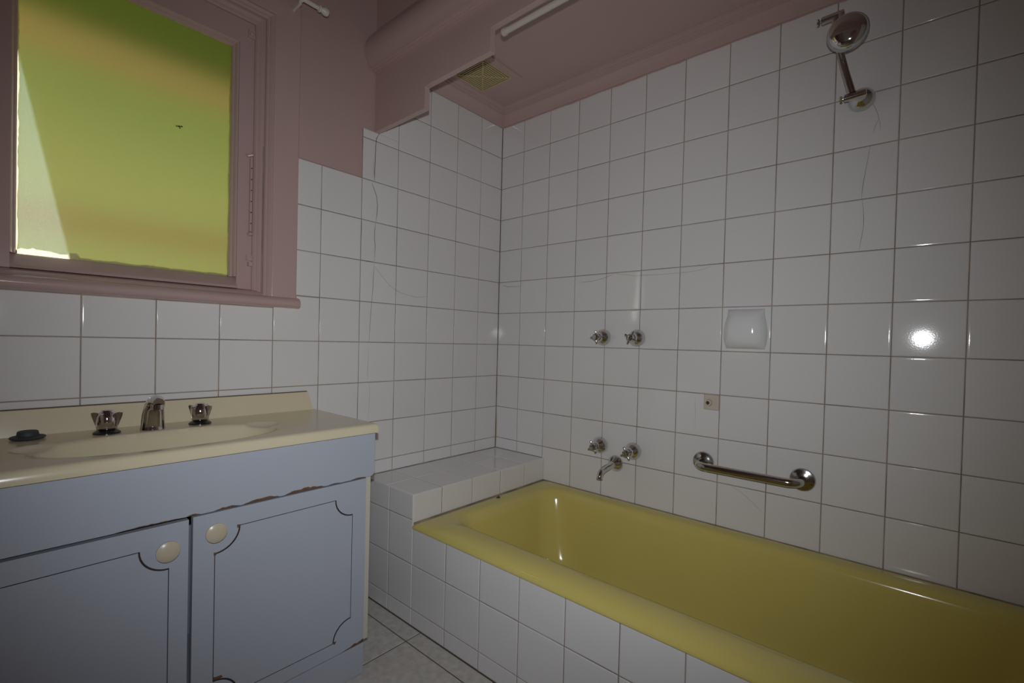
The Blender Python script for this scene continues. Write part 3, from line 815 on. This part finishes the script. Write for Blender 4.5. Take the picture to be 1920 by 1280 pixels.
t = thing('grab_rail', (1.148, 0, 0.557), 'chrome grab rail on the tiled wall above the bath', 'grab rail')
for x in (0.998, 1.2985):
    fl = MB().lathe([(0.0355, 0.0), (0.0355, 0.003), (0.0330, 0.0065), (0.024, 0.0085), (0.017, 0.012)], (x, 0, 0.557), (0, -1, 0), 40).build('flange', 'worn_chrome', t, smooth=True, angle=40)
    for k in range(3):
        a = R(100 + 120 * k)
        MB().lathe([(0.0036, 0.0), (0.0036, 0.0012), (0.002, 0.0016)], (x + 0.0265 * math.cos(a), -0.0072, 0.557 + 0.0265 * math.sin(a)), (0, -1, 0), 12).build('screw', 'groove', fl)
path = [(0.998, -0.006, 0.557), (0.998, -0.040, 0.557)]
for k in range(1, 9):
    a = R(90 * k / 8); path.append((0.998 + 0.034 * (1 - math.cos(a)), -0.040 - 0.034 * math.sin(a), 0.557))
path2 = [(2.2965 - p[0], p[1], p[2]) for p in reversed(path)]
MB().tube(path + path2, 0.0130, 24).build('bar', 'worn_chrome', t, smooth=True, angle=60)

# soap holder (a swelling ceramic pocket on its own tile)
t = thing('soap_holder', (1.1212, 0, 0.948), 'white ceramic soap holder set among the wall tiles', 'soap holder')
sx, sz = 1.12115, 1.02375
put = put_tile(wall_right, '-y', COLB[7], COLB[8], ROW[7], ROW[6], -0.0005)
put.name = 'base_plate'; setp(put, t); put.data = put.data.copy(); put.data.materials[0] = M['soap']
N = 36; vs = []; fs = []
for i in range(N + 1):
    v = -0.066 + 0.134 * i / N
    vv = (v - 0.001) / 0.067
    pr = (1 - min(1, abs(vv)) ** (2.4 if vv > 0 else 3.4)) ** 0.5
    hw = 0.0575 + 0.0095 * math.sin(math.pi * min(1, max(0, (v + 0.075) / 0.12)))
    for k in range(N + 1):
        u = -math.cos(math.pi * k / N); prof_u = (1 - min(1, abs(u)) ** 3.0) ** 0.5
        vs.append((sx + u * hw, -0.0002 - 0.046 * pr * prof_u, sz + v))
for i in range(N):
    for k in range(N):
        fs.append((i * (N + 1) + k, i * (N + 1) + k + 1, (i + 1) * (N + 1) + k + 1, (i + 1) * (N + 1) + k))
MB().add(vs, fs).build('pocket', 'soap', t, smooth=True, angle=80)

# remains of a hook: small beige square with a hollow boss
t = thing('hook_plate', (1.0195, 0, 0.769), 'small square beige hook plate with a hollow boss on the tiles', 'hook')
me = tile_mesh(0.0505, 0.0525, 'beige', 0.006, 0.002); b = link('plate', me, t); b.location = (1.0193, -0.005, 0.7690); b.rotation_euler = ORI['-y'].to_euler()
MB().lathe([(0.0130, 0.0), (0.0115, 0.008), (0.0105, 0.013), (0.0065, 0.0135), (0.0055, 0.008), (0.0055, 0.002)], (1.0115, -0.005, 0.7675), (0, -1, 0), 24, cap1=False).build('boss', 'beige', t, smooth=True, angle=50)
MB().lathe([(0.0055, 0.0085), (0.0055, 0.009)], (1.0115, -0.005, 0.7675), (0, -1, 0), 16).build('hole_shade', 'groove', t)  # dark disc painted in as the shade inside the hollow boss

# adjustable shower head
t = thing('wall_shower', (1.412, 0, 1.690), 'adjustable chrome shower head on a jointed arm high on the wall', 'shower')
MB().lathe([(0.0330, 0.0), (0.0330, 0.003), (0.0318, 0.010), (0.0285, 0.018), (0.0225, 0.026), (0.0150, 0.031), (0.0115, 0.036), (0.0105, 0.052)], (1.413, 0, 1.691), (0, -1, -0.08), 36).build('flange', 'chrome', t, smooth=True, angle=45)


def knuckle(c, ax, half, nm):
    c = Vector(c); ax = Vector(ax).normalized()
    k = MB().lathe([(0.007, -half), (0.0100, -half + 0.002), (0.0100, half - 0.002), (0.007, half)], c, ax, 20).build(nm, 'chrome', t, smooth=True, angle=45)
    e = c - ax * half; u = ax.orthogonal().normalized(); w_ = ax.cross(u)
    mb = MB(); mb.tube([e, e - ax * 0.007], 0.0035, 10)
    for d in (u, -u, w_, -w_):
        mb.tube([e - ax * 0.006, e - ax * 0.007 + d * 0.0085], [0.0030, 0.0034], 8)
    mb.build('wing_nut', 'worn_chrome', k, smooth=True)


knuckle((1.4035, -0.068, 1.6800), (1, 0.10, 0.10), 0.026, 'lower_joint')
knuckle((1.3470, -0.088, 1.9120), (1, 0.15, 0.12), 0.028, 'upper_joint')
MB().tube([(1.396, -0.076, 1.686), (1.380, -0.083, 1.750), (1.362, -0.088, 1.830), (1.352, -0.090, 1.905)], [0.0100, 0.0092, 0.0085, 0.0080], 18).build('arm', 'worn_chrome', t, smooth=True)
hc, ha = Vector((1.388, -0.128, 1.832)), Vector((0.02, -0.92, -0.16)).normalized()
MB().tube([(1.366, -0.090, 1.912), (1.368, -0.094, 1.888), (1.376, -0.102, 1.862)], [0.0075, 0.0085, 0.012], 14).build('neck', 'chrome', t, smooth=True)
hd = MB().lathe([(0.012, -0.036), (0.020, -0.034), (0.034, -0.026), (0.0440, -0.014), (0.0480, -0.004), (0.0485, 0.002), (0.0470, 0.004)], hc, ha, 44).build('bell', 'worn_chrome', t, smooth=True, angle=45)
MB().lathe([(0.0478, -0.001), (0.0470, 0.006), (0.0450, 0.0095), (0.0430, 0.0100)], hc, ha, 44, cap0=False).build('ring', 'ring', hd, smooth=True, angle=45)
MB().lathe([(0.0438, 0.008), (0.0425, 0.014), (0.0370, 0.020), (0.027, 0.0245), (0.014, 0.0270), (0.002, 0.0275)], hc, ha, 44, cap0=False).build('face', 'chrome', hd, smooth=True, angle=60)

# ceiling vent
vx, vy = 0.168, -0.316
t = thing('ceiling_vent', (vx, vy, ZS), 'square cream exhaust vent grille in the bath ceiling', 'vent')
mb = MB()
for a0, a1, b0, b1 in ((-0.117, 0.117, 0.086, 0.117), (-0.117, 0.117, -0.117, -0.086), (-0.117, -0.086, -0.086, 0.086), (0.086, 0.117, -0.086, 0.086)):
    mb.box(vx + a0, vx + a1, vy + b0, vy + b1, ZS - 0.004, ZS)
mb.build('frame', 'paint', t)
MB().box(vx - 0.086, vx + 0.086, vy - 0.086, vy + 0.086, ZS - 0.0006, ZS).build('duct_shade', 'vent_dark', t)  # flat dark sheet standing in for the shade behind the louvres
for k in range(8):
    s = 0.0855 - k * 0.0105; wd = 0.0052
    mb = MB()
    for a0, a1, b0, b1 in ((-s, s, s - wd, s), (-s, s, -s, -s + wd), (-s, -s + wd, -s + wd, s - wd), (s - wd, s, -s + wd, s - wd)):
        mb.box(vx + a0, vx + a1, vy + b0, vy + b1, ZS - 0.0062, ZS - 0.0036)
    mb.build('louvre', 'vent', t)
mb = MB()
for sx_, sy_ in ((1, 1), (1, -1), (-1, 1), (-1, -1)):
    q = 0.0016; d = 0.0835
    mb.prism([(0, -q), (d, -q), (d, q), (0, q)], lambda p, r_, s: (vx + sx_ * p - sx_ * r_, vy + sy_ * p + sy_ * r_, ZS + s), -0.0075, -0.0062)
mb.build('rib', 'vent', t)

# shower curtain rail behind the pelmet
t = thing('shower_curtain_rail', (0.615, -0.678, 1.873), 'white plastic curtain rail fixed behind the stepped pelmet', 'curtain rail')
MB().tube([(0.616, -0.678, 1.873), (1.36, -0.678, 1.873)], 0.0088, 18).build('rod', 'rail', t, smooth=True)
for a, b in ((0.612, 0.624), (1.352, 1.364)):
    MB().tube([(a, -0.678, 1.873), (b, -0.678, 1.873)], 0.0108, 18).build('end_cap', 'rail', t, smooth=True)
for x in (0.90, 1.20):
    MB().box(x, x + 0.012, -0.692, -0.684, 1.870, 1.896).build('clip', 'white_plastic', t)

# window curtain rod with finial
t = thing('window_curtain_rod', (0.07, -1.41, 2.0), 'white curtain rod with a round finial above the window', 'curtain rod')
zr = 2.026
MB().tube([(0.070, -1.86, zr), (0.070, -0.968, zr)], 0.0072, 16).build('rod', 'white_plastic', t, smooth=True)
for sgn, y in ((1, -0.970), (-1, -1.858)):
    MB().lathe([(0.0072, -0.004), (0.0115, -0.003), (0.0115, 0.002), (0.0080, 0.004), (0.0085, 0.008), (0.0125, 0.014), (0.0135, 0.021), (0.0115, 0.028), (0.005, 0.032), (0.001, 0.0325)], (0.070, y, zr), (0, sgn, 0), 22).build('finial', 'white_plastic', t, smooth=True)
for y in (-1.030, -1.79):
    mb = MB(); mb.box(-0.003, 0.003, y - 0.012, y + 0.012, zr - 0.035, zr + 0.018); mb.box(0.003, 0.066, y - 0.004, y + 0.004, zr - 0.017, zr - 0.008)
    mb.lathe([(0.0115, -0.005), (0.0115, 0.005)], (0.070, y, zr), (0, 1, 0), 18); mb.build('bracket', 'white_plastic', t)

# ================================================================== CRACKS (fine dark lines in the glaze)
for pts, wd, m in (
    ([(711, 251), (706, 260), (704.5, 275), (703.5, 300), (702.5, 325), (702, 339)], 0.0022, 'crack'),
    ([(697, 343), (701, 352), (706, 368), (708, 385), (707, 400), (705, 415)], 0.0018, 'crack'),
    ([(704, 418), (703, 430), (702, 444), (703.5, 460), (702, 490)], 0.0014, 'crack'),
    ([(701.5, 494), (700, 520), (699, 545), (697, 566), (695, 590), (693.5, 615), (692, 640)], 0.0014, 'crack'),
    ([(691, 648), (690.5, 668), (689.5, 690), (689, 712)], 0.0016, 'filler'),
    ([(692, 716), (693.5, 735), (692, 760), (690.5, 786)], 0.0014, 'filler'),
    ([(700, 300), (701, 318), (699, 334)], 0.002, 'filler'),
    ([(678.5, 410), (677.8, 430), (677, 450), (676.5, 487)], 0.0012, 'crack'),
    ([(677, 487.5), (690, 489.5), (701, 491.3)], 0.0016, 'crack'),
    ([(703, 500), (712, 512), (722, 525), (732, 536), (741, 543), (753, 549), (765, 553), (777, 556.5), (788, 557), (799, 555.5)], 0.0009, 'hair'),
):
    ribbon('crack', wall_left, pts, 0, 0.0004, wd, m)
for pts, wd, m in (
    ([(943, 535), (947, 536), (952, 537.5), (964, 537.2), (976.5, 536.6)], 0.0016, 'crack'),
    ([(1085, 529), (1097, 528.5), (1110, 527), (1122, 524.5), (1133, 521), (1143, 517), (1151, 513.2)], 0.0012, 'hair'),
    ([(1151, 513.2), (1165, 513.8), (1178, 515.2), (1190, 517.5), (1203, 516), (1230, 515), (1260, 512.5), (1290, 510), (1318, 505), (1336, 498)], 0.0010, 'hair'),
    ([(1636, 192), (1641, 202), (1646, 214), (1648, 222), (1644, 230), (1640, 240), (1637, 250)], 0.0008, 'hair'),
    ([(1648, 222), (1650, 232), (1651, 243)], 0.0007, 'hair'),
    ([(1632, 272), (1629, 288), (1625, 310), (1620, 335), (1617, 355), (1615, 372)], 0.0008, 'crack'),
    ([(1616.5, 374), (1618.5, 390), (1619.5, 410), (1619, 425), (1615, 447), (1610, 470)], 0.0008, 'crack'),
    ([(1362, 904), (1380, 916), (1400, 931), (1415, 946), (1428, 960)], 0.0007, 'hair'),
    ([(1303, 746), (1303.5, 765), (1303, 800)], 0.0006, 'hair'),
):
    ribbon('crack', wall_right, pts, 1, -0.0004, wd, m)

ribbon('corner_stain', wall_right, [(933.5, 600), (932.6, 640), (932.2, 700), (931.8, 745)], 1, -0.0008, 0.0022, 'filler')
ribbon('corner_stain', wall_right, [(931.4, 775), (930.6, 795), (930.2, 815), (929.6, 834)], 1, -0.0008, 0.0032, 'filler')
